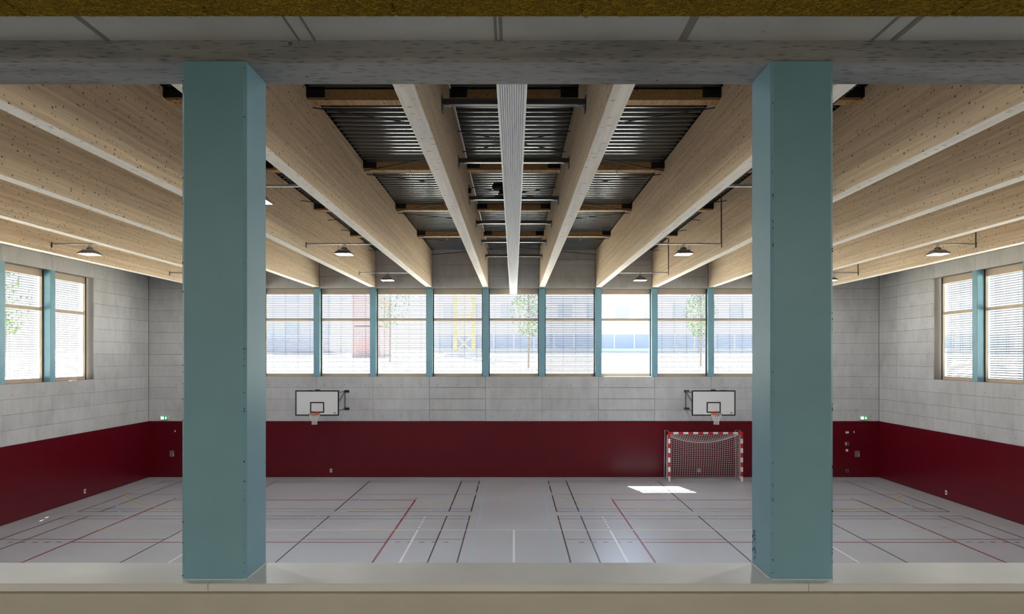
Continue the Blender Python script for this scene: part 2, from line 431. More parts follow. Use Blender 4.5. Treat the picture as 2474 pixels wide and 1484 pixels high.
# raised formwork seams across the slab soffit
for xs, w in ((-1.93,.03),(-1.02,.012),(-.945,.012),(-.085,.012),(-.06,.014),(.80,.04),(1.70,.016),(1.80,.035),(2.75,.03),(-2.85,.03)):
    MB().prism_y([(xs-w/2, ZS), (xs-w/4, ZS-.006), (xs+w/4, ZS-.006), (xs+w/2, ZS)], 3.0, YN0).build('formwork_seam', M['concrete_joint'], gc)
pcols = [.29+.8*k for k in range(-9, 9)]
wool_me = {}
for x0, x1 in zip(pcols, pcols[1:]):
    for r in range(3):
        y1 = 3.108-r*2.0; y0 = max(y1-2.0, GB); c = .008
        k = (round(y1-y0, 3))
        if k not in wool_me:
            hx, hy = .4-.002, (y1-y0)/2-.002
            wool_me[k] = MB().add([(-hx+c,-hy+c,-.03),(hx-c,-hy+c,-.03),(hx-c,hy-c,-.03),(-hx+c,hy-c,-.03),(-hx,-hy,-.024),(hx,-hy,-.024),(hx,hy,-.024),(-hx,hy,-.024),(-hx,-hy,0),(hx,-hy,0),(hx,hy,0),(-hx,hy,0)],
                [(3,2,1,0),(0,1,5,4),(1,2,6,5),(2,3,7,6),(3,0,4,7),(4,5,9,8),(5,6,10,9),(6,7,11,10),(7,4,8,11)]).mesh('wood_wool_panel', M['wool'])
        link('wood_wool_panel', wool_me[k], gc, ((x0+x1)/2, (y0+y1)/2, ZS))
# loose curled strands on the panels' faces
m = MB()
for i in range(5200):
    x = random.uniform(-2.5, 2.5); yv = random.uniform(2.80, 3.104); a = random.uniform(0, 2*PI); L = random.uniform(.010, .022); cv = random.uniform(-60, 60)
    pts = []
    for k in range(4):
        pts.append((x, min(yv, 3.107), ZS-.031-random.uniform(0,.0015))); x += math.cos(a)*L*.6; yv += math.sin(a)*L*.6; a += cv*L*.6
    m.tube(pts, .0007, 3, caps=False)
o = m.build('wood_wool_strands', M['wool_strand'], gc); o['kind'] = 'stuff'
gf = tag(MB().box(-GW-.3, GW+.3, GB-.3, YN0, GF-.25, GF).build('gallery_floor', M['oak']), 'gallery floor behind the parapet', 'floor', kind='structure')
gb = tag(MB().box(-GW-.3, GW+.3, GB-.3, GB, GF, ZS)
         .build('wall_gallery_back', M['cream']), 'plain rear wall of the gallery', 'wall', kind='structure')
for sx, nm in ((-1,'left'),(1,'right')):
    tag(MB().box(min(sx*GW, sx*(GW+.3)), max(sx*GW, sx*(GW+.3)), GB, YN0, GF, ZS).build('wall_gallery_'+nm, M['cream']), 'plain %s end wall of the gallery' % nm, 'wall', kind='structure')

M['warm_fill'] = emis('warm_gallery_fill', (1,.94,.84,1), GALLERY_FILL_L)
for k, (x, w_) in enumerate(((-3.2,'left'),(0,'middle'),(3.2,'right'))):  # added lamps out of view, fill light for column fronts and sill
    t = thing('fill_lamp', 'added warm fill lamp on the gallery ceiling, %s of three behind the viewer' % w_, 'lamp', (x, -1.4, ZS-.09), group='added gallery fill lamps')
    MB().box(-.32,.32,-.32,.32,.012,.06).build('fill_lamp_frame', M['white'], t)
    MB().add([(-.3,-.3,.01),(.3,-.3,.01),(.3,.3,.01),(-.3,.3,.01)], [(3,2,1,0)]).build('diffuser', M['warm_fill'], t)

# the two blue columns standing on the sill
for nm, x0, x1, lab in (('left', -1.580, -1.272, 'sky blue square concrete column left of the curtain, standing on the sill'),
                        ('right', 1.222, 1.520, 'sky blue square concrete column right of the curtain, nearest the goal, on the sill')):
    c = thing('concrete_column', lab, 'column', ((x0+x1)/2, (YN0+YN1)/2, ZSILL), group='blue columns of the gallery opening')
    hx, hy = (x1-x0)/2, (YN1-YN0)/2; hh = ZL-ZSILL
    MB().cbox(-hx, hx, -hy, hy, .002, hh, .014).build('shaft', M['blue'], c)
    MB().tube([(-hx,-hy+.02,.002),(-hx+.015,-hy,.002),(hx-.015,-hy,.002),(hx,-hy+.02,.002),(hx,hy,.002),(-hx,hy,.002)], .0042, 6, closed=True).build('sealant_bead', M['sealant'], c)
    # chipped paint along the arrises
    mm = MB(); rr = random.Random(3 if nm == 'left' else 5)
    for i in range(46):
        ex = (-hx+.008 if rr.random() < .5 else hx-.008); z = hh*rr.random()**1.5; r = rr.uniform(.0012,.0035); nn = 5
        mm.add([(ex+r*rr.uniform(.6,1.6)*math.cos(2*PI*k/nn), -hy-.0006, z+r*rr.uniform(.6,2.2)*math.sin(2*PI*k/nn)) for k in range(nn)], [tuple(range(nn))])
    fx = (hx if nm == 'left' else -hx); sg = 1 if nm == 'left' else -1
    if nm == 'right':
        for i in range(26):
            yv = hy-.02-rr.random()*.05; z = .02+rr.random()*.16; r = rr.uniform(.002,.007); nn = 6
            mm.add([(fx+sg*.0006, yv+r*rr.uniform(.5,1.5)*math.cos(2*PI*k/nn), z+r*rr.uniform(.8,2.4)*math.sin(2*PI*k/nn)) for k in range(nn)], [tuple(range(nn))])
    o = mm.build('paint_chips', newmat('bare_chip', srgb(34,60,72), .8) if nm == 'left' else bpy.data.materials['bare_chip'], c); o['kind'] = 'stuff'

# ------------------------------------------------------------------ window mullions, windows, blinds
bays = list(range(-5, 6))
def side_word(k): return 'left' if k < 0 else 'right'
mm = MB().cbox(-.135, .135, 0, .40, 0, Z1-Z0, .012).mesh('post', M['blue_lacquer'])
mid = MB().cbox(-.135, .135, 0, .40, 0, Z1-Z0, .012)
for k in range(12):
    i = k-5.5; n = int(abs(i)+.5)
    o = link('window_post', mm, None, (i*BAY, YF-.02, Z0))
    tag(o, 'light blue window post of the far wall, %s to the %s of the curtain' % (ORD[n], side_word(i)), 'post', 'blue posts between the far windows', 'thing')
for sx, word, rz in ((-1,'left',PI/2), (1,'right',-PI/2)):
    for k in range(1, WYN):
        o = link('window_post', mm, None, (sx*(XW-.02), WY1-k*BAY, Z0), (0,0,rz))
        tag(o, 'light blue window post in the %s side wall, %s from the far corner' % (word, ORD[k]), 'post', 'blue posts between the %s side windows' % word, 'thing')
# one window: timber frame bars, transom, two panes
WW = BAY-.27; WHt = Z1-Z0; TR0, TR1 = 2.45, 2.565
def bar(x0, x1, z0, z1): return MB().box(x0, x1, .25, .33, z0, z1).mesh('frame_bar', M['frame_wood'])
bars = [('frame_rail', bar(-WW/2, WW/2, 0, .13)), ('frame_rail', bar(-WW/2, WW/2, WHt-.24, WHt)), ('frame_stile', bar(-WW/2, -WW/2+.045, .13, WHt-.24)),
        ('frame_stile', bar(WW/2-.045, WW/2, .13, WHt-.24)), ('transom', bar(-WW/2+.045, WW/2-.045, TR0, TR1))]
pane_lo = MB().box(-WW/2+.045, WW/2-.045, .286, .294, .13, TR0).mesh('pane', M['glass'])
pane_hi = MB().box(-WW/2+.045, WW/2-.045, .286, .294, TR1, WHt-.24).mesh('pane', M['glass'])
gask = [MB().box(x, x+.03, .22, .25, 0, WHt).mesh('gasket', M['dark_steel']) for x in (-WW/2, WW/2-.03)]
sill_me = MB().box(-WW/2, WW/2, .33, .42, -.02, .06).mesh('outer_sill', M['zinc'])
wno = [0]
def window(loc, rz, label, cat='window'):
    wno[0] += 1
    w = thing('window_%d' % wno[0], label, cat, loc, (0,0,rz), kind='structure')
    for nm, me in bars: link(nm, me, w)
    link('pane', pane_lo, w); link('pane', pane_hi, w); link('gasket', gask[0], w); link('gasket', gask[1], w); link('outer_sill', sill_me, w)
    return w
# venetian blind outside the glass: curved slats, ladder cords, bottom rail
def blind_mesh(tilt, drop):
    m = MB(); n = int(drop/.081); w = BAY-.07
    for i in range(n):
        z = WHt-.03-.081*(i+.5)
        pr = []
        for j in range(4):
            u = -.04+.08*j/3; cam_ = .007*(1-(u/.04)**2)
            pr.append((u*math.cos(tilt)+cam_*math.sin(tilt), -u*math.sin(tilt)+cam_*math.cos(tilt)))
        m.add([(-w/2, .47+a, z+b) for a, b in pr]+[(w/2, .47+a, z+b) for a, b in pr], [(j, 4+j, 5+j, j+1) for j in range(3)])
    return m.mesh('slats', M['slat'])
slats_me = blind_mesh(math.radians(28), WHt-.1); slats_tight = blind_mesh(math.radians(36), WHt-.1)
cords_me = MB()
for x in (-.82, -.28, .28, .82): cords_me.box(x-.003, x+.003, .43, .434, .05, WHt-.02).box(x-.003, x+.003, .508, .512, .05, WHt-.02)
cords_me = cords_me.mesh('ladder_cord', M['dark_steel'])
brail_me = MB().box(-WW/2+.02, WW/2-.02, .435, .505, .03, .055).mesh('bottom_rail', M['zinc'])
head_me = MB().box(-WW/2, WW/2, .42, .54, WHt-.02, WHt+.16).mesh('head_box', M['zinc'])
def blind(loc, rz, label, group, me=None):
    b = thing('venetian_blind', label, 'blind', loc, (0,0,rz), group=group)
    o = link('slats', me or slats_me, b); o['kind'] = 'stuff'
    o = link('ladder_cord', cords_me, b); o['kind'] = 'stuff'
    link('bottom_rail', brail_me, b); link('head_box', head_me, b)
    return b
OPEN = 2
for k in bays:
    n = abs(k)
    where = 'right behind the far end of the curtain' if k == 0 else '%s window %s of the curtain' % (ORD[n], side_word(k))
    window((k*BAY, YF, Z0), 0, 'far wall window, ' + (where if k == 0 else where.replace(' window','')) + (', blind raised and sunlit' if k == OPEN else ''))
    if k != OPEN:
        blind((k*BAY, YF, Z0), 0, 'lowered grey venetian blind, ' + ('behind the far end of the curtain' if k == 0 else 'outside the far wall, %s bay to the %s' % (ORD[n], side_word(k))), 'blinds on the far windows', slats_tight if k == 1 else None)
    else:
        b = thing('raised_blind', 'grey venetian blind pulled up above the clear sunlit far window', 'blind', (k*BAY, YF, Z0))
        link('head_box', head_me, b)
        q = MB()
        for i in range(22): q.box(-WW/2+.02, WW/2-.02, .435, .505, WHt-.19+.0075*i, WHt-.187+.0075*i)
        o = q.build('slats', M['slat'], b); o['kind'] = 'stuff'
for sx, word, rz in ((-1,'left',PI/2), (1,'right',-PI/2)):
    for k in range(WYN):
        loc = (sx*XW, WY1-(k+.5)*BAY, Z0)
        window(loc, rz, '%s side wall window, %s from the far corner' % (word, ORD[k+1]))
        blind(loc, rz, 'lowered grey venetian blind, %s side wall, %s from the far corner' % (word, ORD[k+1]), 'blinds on the %s side windows' % word)
# daylight portals: guide the renderer towards the windows, add no light themselves
def portal(loc, rot, w, h):
    d = bpy.data.lights.new('window_portal', 'AREA'); d.shape = 'RECTANGLE'; d.size = w; d.size_y = h; d.cycles.is_portal = True
    o = bpy.data.objects.new('window_portal', d); COL.objects.link(o); o.location = loc; o.rotation_euler = rot
portal((0, YF+.6, (Z0+Z1)/2), (-PI/2, 0, 0), 11*BAY, Z1-Z0)
portal((-XW-.6, (WY0+WY1)/2, (Z0+Z1)/2), (-PI/2, 0, PI/2), WYN*BAY, Z1-Z0)
portal((XW+.6, (WY0+WY1)/2, (Z0+Z1)/2), (-PI/2, 0, -PI/2), WYN*BAY, Z1-Z0)

# ------------------------------------------------------------------ roof timber
BW = .245
bm_ = MB(); c = .008
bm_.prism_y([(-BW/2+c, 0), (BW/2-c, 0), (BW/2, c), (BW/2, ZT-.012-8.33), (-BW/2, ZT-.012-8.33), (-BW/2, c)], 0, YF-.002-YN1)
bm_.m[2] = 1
beam_me = bm_.mesh('glulam_beam', [M['beam'], M['beam_lit_base']])
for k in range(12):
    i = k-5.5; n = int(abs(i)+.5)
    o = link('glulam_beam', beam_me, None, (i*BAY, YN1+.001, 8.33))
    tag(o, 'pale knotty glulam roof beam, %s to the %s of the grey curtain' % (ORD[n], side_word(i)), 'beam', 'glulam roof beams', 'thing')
PY = [12.47, 17.14, 21.83, 26.6]; PZ = H+4.47
pl = BAY-BW-.004
pur_me = MB().box(-pl/2, pl/2, -.0, .26, 0, .185).mesh('purlin', M['purlin'])
def shoe(flip):
    s = -1 if flip else 1; e = s*pl/2
    m = MB(); m.prism_z([(e, -.012), (e-s*.05, -.012), (e-s*.22, -.012), (e-s*.30, -.004), (e-s*.30, .0), (e, .0)][::s], .045, .19)
    m.box(min(e, e-s*.008), max(e, e-s*.008), -.10, -.0, .02, .19)
    return m.mesh('steel_shoe', M['dark_steel'])
shoe_a, shoe_b = shoe(True), shoe(False)
bolt_me = MB()
for x in (-pl/2+.1, -pl/2+.2, pl/2-.1, pl/2-.2): bolt_me.lathe([(.012,-.006),(.012,0)], 8, (x,.13,0))
bolt_me = bolt_me.mesh('plugs', M['dark_steel'])
def bay_word(b): return {0:'central roof bay', -1:'first roof bay left of the curtain', 1:'first roof bay right of the curtain', -2:'second roof bay left of the curtain', 2:'second roof bay right of the curtain'}[b]
for r, yv in enumerate(PY):
    for b in (-2,-1,0,1,2):
        o = tag(link('purlin', pur_me, None, (b*BAY, yv, PZ)), 'timber purlin, %s row from the lintel, %s' % (ORD[r+1], bay_word(b)), 'purlin', 'purlins between the beams', 'thing')
        link('steel_shoe', shoe_a, o); link('steel_shoe', shoe_b, o); link('plugs', bolt_me, o)['kind'] = 'stuff'
        if b in (-1, 1) and r in (1, 3):
            h = thing('ring_hook', 'small hanging ring hook under the %s row purlin, %s' % (ORD[r+1], 'left of the curtain' if b < 0 else 'right of the curtain'), 'hook', (b*BAY, yv-.02, PZ-.07))
            MB().tube([(0,0,.0),(0,0,.2)], .006, 6).build('stem', M['zinc'], h)
            MB().tube([(.03*math.cos(t), 0, -.03+.03*math.sin(t)) for t in [2*PI*k/12 for k in range(12)]], .008, 6, closed=True).build('ring', M['zinc'], h)
# cross braces of thin black rod under the deck
ys = [7.8] + PY + [31.2]
def rod_seg(m, x0, y0, x1, y1): m.tube([(x0, y0, H+4.44), (x1, y1, H+4.44)], .011, 6)
def cross(cx, b, y0, y1, label):
    t = thing('cross_brace', label, 'brace', (b*BAY, (y0+y1)/2, H+4.44), group='roof cross braces')
    xa, xb = b*BAY-BAY/2+BW/2+.0058, b*BAY+BAY/2-BW/2-.0058
    for sgn in (1, -1):
        f = lambda x: max(min((y0+y1)/2 + sgn*(x-cx)/3.6*(y1-y0)/2, y1-.03), y0+.29) - (y0+y1)/2
        MB().tube([(xa-b*BAY, f(xa), 0), (xb-b*BAY, f(xb), 0)], .011, 6).build('brace_rod', M['rod'], t)
for r in range(1, len(ys)-1):
    for b in (-2, -1, 0, 1, 2):
        cx = 0 if abs(b) < 2 else 3*BAY*(1 if b > 0 else -1)
        cross(cx, b, ys[r], ys[r+1], 'black brace rods, %s, %s panel from the lintel' % (bay_word(b), ORD[r]))

for r, (y0, y1) in enumerate(((7.8,12.4),(12.76,17.1),(17.43,21.8),(22.12,26.55),(26.9,YF-.1))):
    o = MB().box(0, .025, 0, y1-y0, 0, .022).build('edge_strip', M['white'], None, (-1.113, y0, ZT-.03))
    tag(o, 'narrow white strip atop the first left beam, %s panel from the lintel' % ORD[r+1], 'strip', 'white strips at the deck edge', 'thing')

# ------------------------------------------------------------------ folded divider curtain and its steel carriers
CZ, CT = H+2.73, H+3.895
cu = thing('divider_curtain', 'pale grey pleated divider curtain gathered up along the middle of the roof', 'curtain', (-.02, 0, CZ))
pts = [(-.155,.35), (-.155,.004), (-.150,0), (-.128,0), (-.124,.01)]
nf = 10; w0 = -.122; dw = .244/nf
for i in range(nf):
    x = w0+i*dw
    pts += [(x+dw*.06,.026), (x+dw*.16,.008), (x+dw*.32,.001), (x+dw*.68,.001), (x+dw*.84,.008), (x+dw*.94,.026)]
pts += [(.124,.01), (.128,0), (.150,0), (.155,.004), (.155,.35)]
full = pts + [(.155, CT-CZ-.06), (-.155, CT-CZ-.06)]
MB().prism_y(full, 3.75, YF-.12).build('curtain_fabric', M['curtain'], cu)
MB().box(-.06, .06, 3.75, YF-.12, CT-CZ-.06, CT-CZ).build('top_rail', M['zinc'], cu)
tu_me = MB().box(-1.11, 1.11, -.055, .055, 0, .085).mesh('steel_tube', M['steel'])
ep_me = [MB().box(min(s*1.1135, s*1.102), max(s*1.1135, s*1.102), -.09, .09, -.10, .13).mesh('end_plate', M['steel']) for s in (-1,1)]
eb_me = []
for s in (-1,1):
    m = MB()
    m.box(min(s*1.10, s*.98), max(s*1.10, s*.98), -.05, .05, -.012, 0)
    for x in (1.075, 1.02): m.lathe([(.013,-.03),(.013,-.012)], 6, (s*x, 0, 0))
    m.tube([(s*1.09, -.03, -.012), (s*1.09, -.03, -.15)], .006, 5)
    eb_me.append(m.mesh('anchor_bolt', M['zinc']))
for r, yv in enumerate((7.8, 11.1, 14.4, 17.8, 21.0, 24.4, 27.9)):
    t = thing('carrier_tube', 'dark steel tube above the curtain between two beams, %s from the lintel' % ORD[r+1], 'steel beam', (-.0, yv, CT+.001), group='steel tubes that carry the curtain')
    link('steel_tube', tu_me, t)
    for e in ep_me: link('end_plate', e, t)
    for e in eb_me: link('anchor_bolt', e, t)
mo = thing('curtain_motor', 'black winch motor mounted beside the curtain on a carrier tube', 'motor', (-.36, 17.55, CT+.09))
MB().tube([(-.14,-.02,.17),(.15,-.02,.17)], .095, 14).build('motor_drum', M['black'], mo)
MB().tube([(-.17,-.02,.17),(-.14,-.02,.17)], .06, 12).build('end_cap', M['black'], mo)
MB().box(.0,.16,-.08,.06,-.02,.08).build('gear_box', M['black'], mo)
MB().box(-.02,.18,.1,.3,-.003,.012).box(-.02,.18,.0,.1,-.003,.04).build('mounting_plate', M['dark_steel'], mo)
jb = thing('junction_box', 'small black junction box on the left beam beside a carrier tube', 'box', (-1.10, 17.5, H+4.0))
MB().box(-.015,.06,-.05,.05,0,.11).build('housing', M['black'], jb); MB().tube([(.02,-.0,.11),(.02,0,.16),(-.01,0,.2)], .012, 6).build('cable_gland', M['black'], jb)

# ------------------------------------------------------------------ lamps on perforated rails
RZ = H+3.275
def make_rail(w):
    m = MB()                       # U channel, open slots along the visible flank
    for yy in (-.02, .02):
        m.box(-w/2, w/2, yy-.0012, yy+.0012, 0, .011).box(-w/2, w/2, yy-.0012, yy+.0012, .03, .041)
        x = -w/2
        while x < w/2-.02:
            m.box(x, x+.02, yy-.0012, yy+.0012, .011, .03); x += .05
    m.box(-w/2, w/2, -.02, .02, -.0015, .0)
    return m.mesh('slotted_channel', M['zinc'])
rw = BAY-BW-.02
rail_me = make_rail(rw)
re_me = [MB().box(min(s*rw/2, s*(rw/2+.0102)), max(s*rw/2, s*(rw/2+.0102)), -.03, .03, -.09, .07).box(min(s*(rw/2), s*(rw/2-.04)), max(s*(rw/2), s*(rw/2-.04)), -.015, .015, .041, .046).mesh('end_bracket', M['dark_steel']) for s in (-1,1)]
con_me = MB().tube([(0, 0, .072), (0, 0, 1.36)], .014, 8).mesh('conduit', M['steel'])
def fr(hx, hy, z): return [(-hx,-hy,z),(hx,-hy,z),(hx,hy,z),(-hx,hy,z)]
hs = MB(); hs.add(fr(.235,.235,0)+fr(.235,.235,.03)+fr(.17,.17,.085)+fr(.16,.16,.10), [(0,1,5,4),(1,2,6,5),(2,3,7,6),(3,0,4,7),(4,5,9,8),(5,6,10,9),(6,7,11,10),(7,4,8,11),(8,9,13,12),(9,10,14,13),(10,11,15,14),(11,8,12,15),(12,13,14,15)])
hs.add(fr(.225,.225,.0)+fr(.235,.235,0), [(0,4,5,1),(1,5,6,2),(2,6,7,3),(3,7,4,0)])
M['lamp_grey'] = newmat('lamp_housing_grey', srgb(126,122,120), .4, .3)
house_me = hs.mesh('housing', M['lamp_grey'])
fin = MB()
for i in range(9): fin.box(-.15, .15, -.15+.0375*i-.004, -.15+.0375*i+.004, .10, .125)
fin_me = fin.mesh('cooling_fin', M['lamp_grey'])
drv_me = MB().lathe([(.085,.125),(.095,.14),(.095,.185),(.07,.205),(.02,.21)], 16).mesh('driver_dome', M['steel'])
diff_me = MB().add(fr(.225,.225,.004), [(3,2,1,0)]).mesh('diffuser', M['lamp'])
hr_me = [MB().tube([(s*.165,0,.09),(s*.165,0,.292)], .006, 6).box(s*.165-.02, s*.165+.02, -.02, .02, .08, .10).mesh('hanger_rod', M['zinc']) for s in (-1,1)]
cab_me = MB().tube([(0,0,.21),(.03,0,.25),(.05,0,.285),(.0,0,.29),(-.045,0,.28),(-.05,0,.25),(-.02,0,.21)], .006, 5).mesh('supply_cable', M['black'])
for cx, bw in ((-4.95,'second and third beams left'), (4.95,'second and third beams right'), (-12.375,'two outermost beams left'), (12.375,'two outermost beams right')):
    for j, yv in enumerate((28.05, 20.9, 13.8, 6.7)):
        l = thing('hanging_lamp', 'lit square lamp between the %s, %s row from the far wall' % (bw, ORD[j+1]), 'lamp', (cx, yv, RZ-.294), group='square hanging lamps')
        for nm, me in [('slotted_channel', rail_me)] + [('end_bracket', q) for q in re_me]: link(nm, me, l, (0,0,.294))
        for nm, me in (('housing', house_me), ('cooling_fin', fin_me), ('driver_dome', drv_me), ('diffuser', diff_me), ('supply_cable', cab_me)): link(nm, me, l)
        for e in hr_me: link('hanger_rod', e, l)
        if cx > 0 and j < 3:
            tag(link('conduit', con_me, None, (cx+rw/2+.01-.0141, yv, RZ)), 'grey conduit above the lamp rail, %s, %s row from the far wall' % ('third beam right' if cx < 6 else 'outermost right beam', ORD[j+1]), 'conduit', 'conduits above the lamps', 'thing')
# cable tray in the second bay right, and slotted rails at the far wall
ct = thing('cable_tray', 'dark perforated cable tray under the deck beyond the second beam right of the curtain', 'cable tray', (5.35, 0, H+4.30))
m = MB().box(-.1,-.096,4,29.9,0,.06).box(.096,.1,4,29.9,0,.06)
y = 4.05
while y < 29.8: m.box(-.1,.1,y,y+.03,0,.004); y += .12
m.build('tray_ladder', M['steel'], ct)
for x0, x1, w_ in ((1.37, 3.58, 'first'), (3.85, 6.05, 'second')):
    r = thing('wall_rail', 'pale slotted rail high before the far wall, %s bay right of the curtain' % w_, 'rail', ((x0+x1)/2, YF-.1, H+4.22))
    m = MB().box(-(x1-x0)/2, (x1-x0)/2, -.02, .02, 0, .004); x = -(x1-x0)/2
    m.box(-(x1-x0)/2, (x1-x0)/2, -.021, -.018, .03, .04)
    while x < (x1-x0)/2-.06: m.box(x, x+.05, -.021, -.018, .004, .03); x += .1
    m.build('channel', M['zinc'], r)
    MB().box(-.03,.03,.0,.1,-.03,.0).build('bracket', M['zinc'], r)

# ------------------------------------------------------------------ court lines on the floor
def line(mat, pts, w=.05, z=.0012):
    MB().strip(pts, w, z).build('court_line', mat, fl)
def dashes(mat, pts_fn, n, d, w=.05, z=.0012):
    m = MB()
    for s0, s1 in d: m.strip(pts_fn(s0, s1), w, z)
    o = m.build('court_dashes', mat, fl); o['kind'] = 'stuff'
K, R_, Wt, Ye, Bl = (M['line_black'], M['line_red'], M['line_white'], M['line_yellow'], M['line_blue'])
for s in (-1, 1):
    X = lambda v: s*v
    for y1, y0 in ((30.53, 24.42), (23.78, 17.67), (17.03, 10.92)):
        for yv in (y1-.02, y1-.44, y0+.44, y0+.02): line(K, [(X(1.44), yv), (X(14.88), yv)], .04)
        for xv in (1.46, 2.22, 6.12, 10.1, 14.1, 14.86): line(K, [(X(xv), y0), (X(xv), y1)], .042)
        ym = (y0+y1)/2
        line(K, [(X(1.46), ym), (X(6.12), ym)], .04); line(K, [(X(10.1), ym), (X(14.86), ym)], .04)
    c = 8.135
    for xv in (c-4.5, c+4.5): line(R_, [(X(xv), 8.43), (X(xv), 26.43)], .06, .0018)
    for yv in (26.43, 20.40, 14.43, 8.43): line(R_, [(X(c-4.5), yv), (X(c+4.5), yv)], .06, .0018)
    for e in (-1, 1):
        dashes(R_, lambda a, b: [(X(c+e*(4.5+a)), 20.40), (X(c+e*(4.5+b)), 20.40)], 5, [(.25+.345*k, .40+.345*k) for k in range(5)], .06, .0018)
        line(R_, [(X(c+e*4.5), 26.62), (X(c+e*4.5), 26.76)], .06, .0018)
    line(Wt, [(X(2.93), 12.84), (X(2.93), 21.84)], .06, .0024)
    line(Wt, [(X(8.86), 12.84), (X(8.86), 21.84)], .06, .0024)
    dashes(Wt, lambda a, b: [(X(2.93), 21.84+a), (X(2.93), 21.84+b)], 5, [(.25+.345*k, .42+.345*k) for k in range(5)], .06, .0024)
    # basketball, pale blue
    b = 8.14; base = 30.2
    for xv in (b-7.0, b+7.0): line(Bl, [(X(xv), 3.9), (X(xv), base)], .05, .003)
    for e in (-1, 1): line(Bl, [(X(b+e*2.45), 24.4), (X(b+e*2.45), base)], .05, .003)
    line(Bl, [(X(b-2.45), 24.4), (X(b+2.45), 24.4)], .05, .003)
    line(Bl, [(X(b-7), base), (X(b+7), base)], .05, .003)
    line(Bl, [(X(b+1.8*math.cos(t)), 24.4-1.8*math.sin(t)) for t in [PI*k/24 for k in range(25)]], .05, .003)
    line(Bl, [(X(b+6.75*math.cos(t)), 28.6-6.75*math.sin(t)) for t in [-.21+(PI+.42)*k/48 for k in range(49)]], .05, .003)
    # handball goal area, yellow: 6 m solid, 9 m dashed
    gy = 30.4
    def arc(r, t): # t runs along the line from the inner to the outer side
        pts = []
        return pts
    def goal_pts(r):
        P = [(b-1.5-r*math.cos(t), gy-r*math.sin(t)) for t in [PI/2*k/60 for k in range(61)]]
        P += [(b+1.5+r*math.cos(t), gy-r*math.sin(t)) for t in [PI/2*(1-k/60) for k in range(61)]]
        return [p for p in P if b-7.0 <= p[0] <= b+7.0]
    line(Ye, [(X(p[0]), p[1]) for p in goal_pts(6.0)], .05, .0021)
    P = goal_pts(9.0); L = [0]
    for p, q in zip(P, P[1:]): L.append(L[-1]+math.hypot(q[0]-p[0], q[1]-p[1]))
    def at(sv):
        for i in range(len(L)-1):
            if L[i+1] >= sv: 
                f = (sv-L[i])/max(1e-6, L[i+1]-L[i]); return (X(P[i][0]+(P[i+1][0]-P[i][0])*f), P[i][1]+(P[i+1][1]-P[i][1])*f)
        return (X(P[-1][0]), P[-1][1])
    n = int(L[-1]/.62)
    dashes(Ye, lambda a, b_: [at(a), at((a+b_)/2), at(b_)], n, [(.62*k+.1, .62*k+.4) for k in range(n)], .05, .0021)
line(Wt, [(-9.0, 21.84), (9.0, 21.84)], .06, .0024)
line(Wt, [(0, 12.84), (0, 21.84)], .06, .0024)
line(Wt, [(-9.0, 12.84), (9.0, 12.84)], .06, .0024)

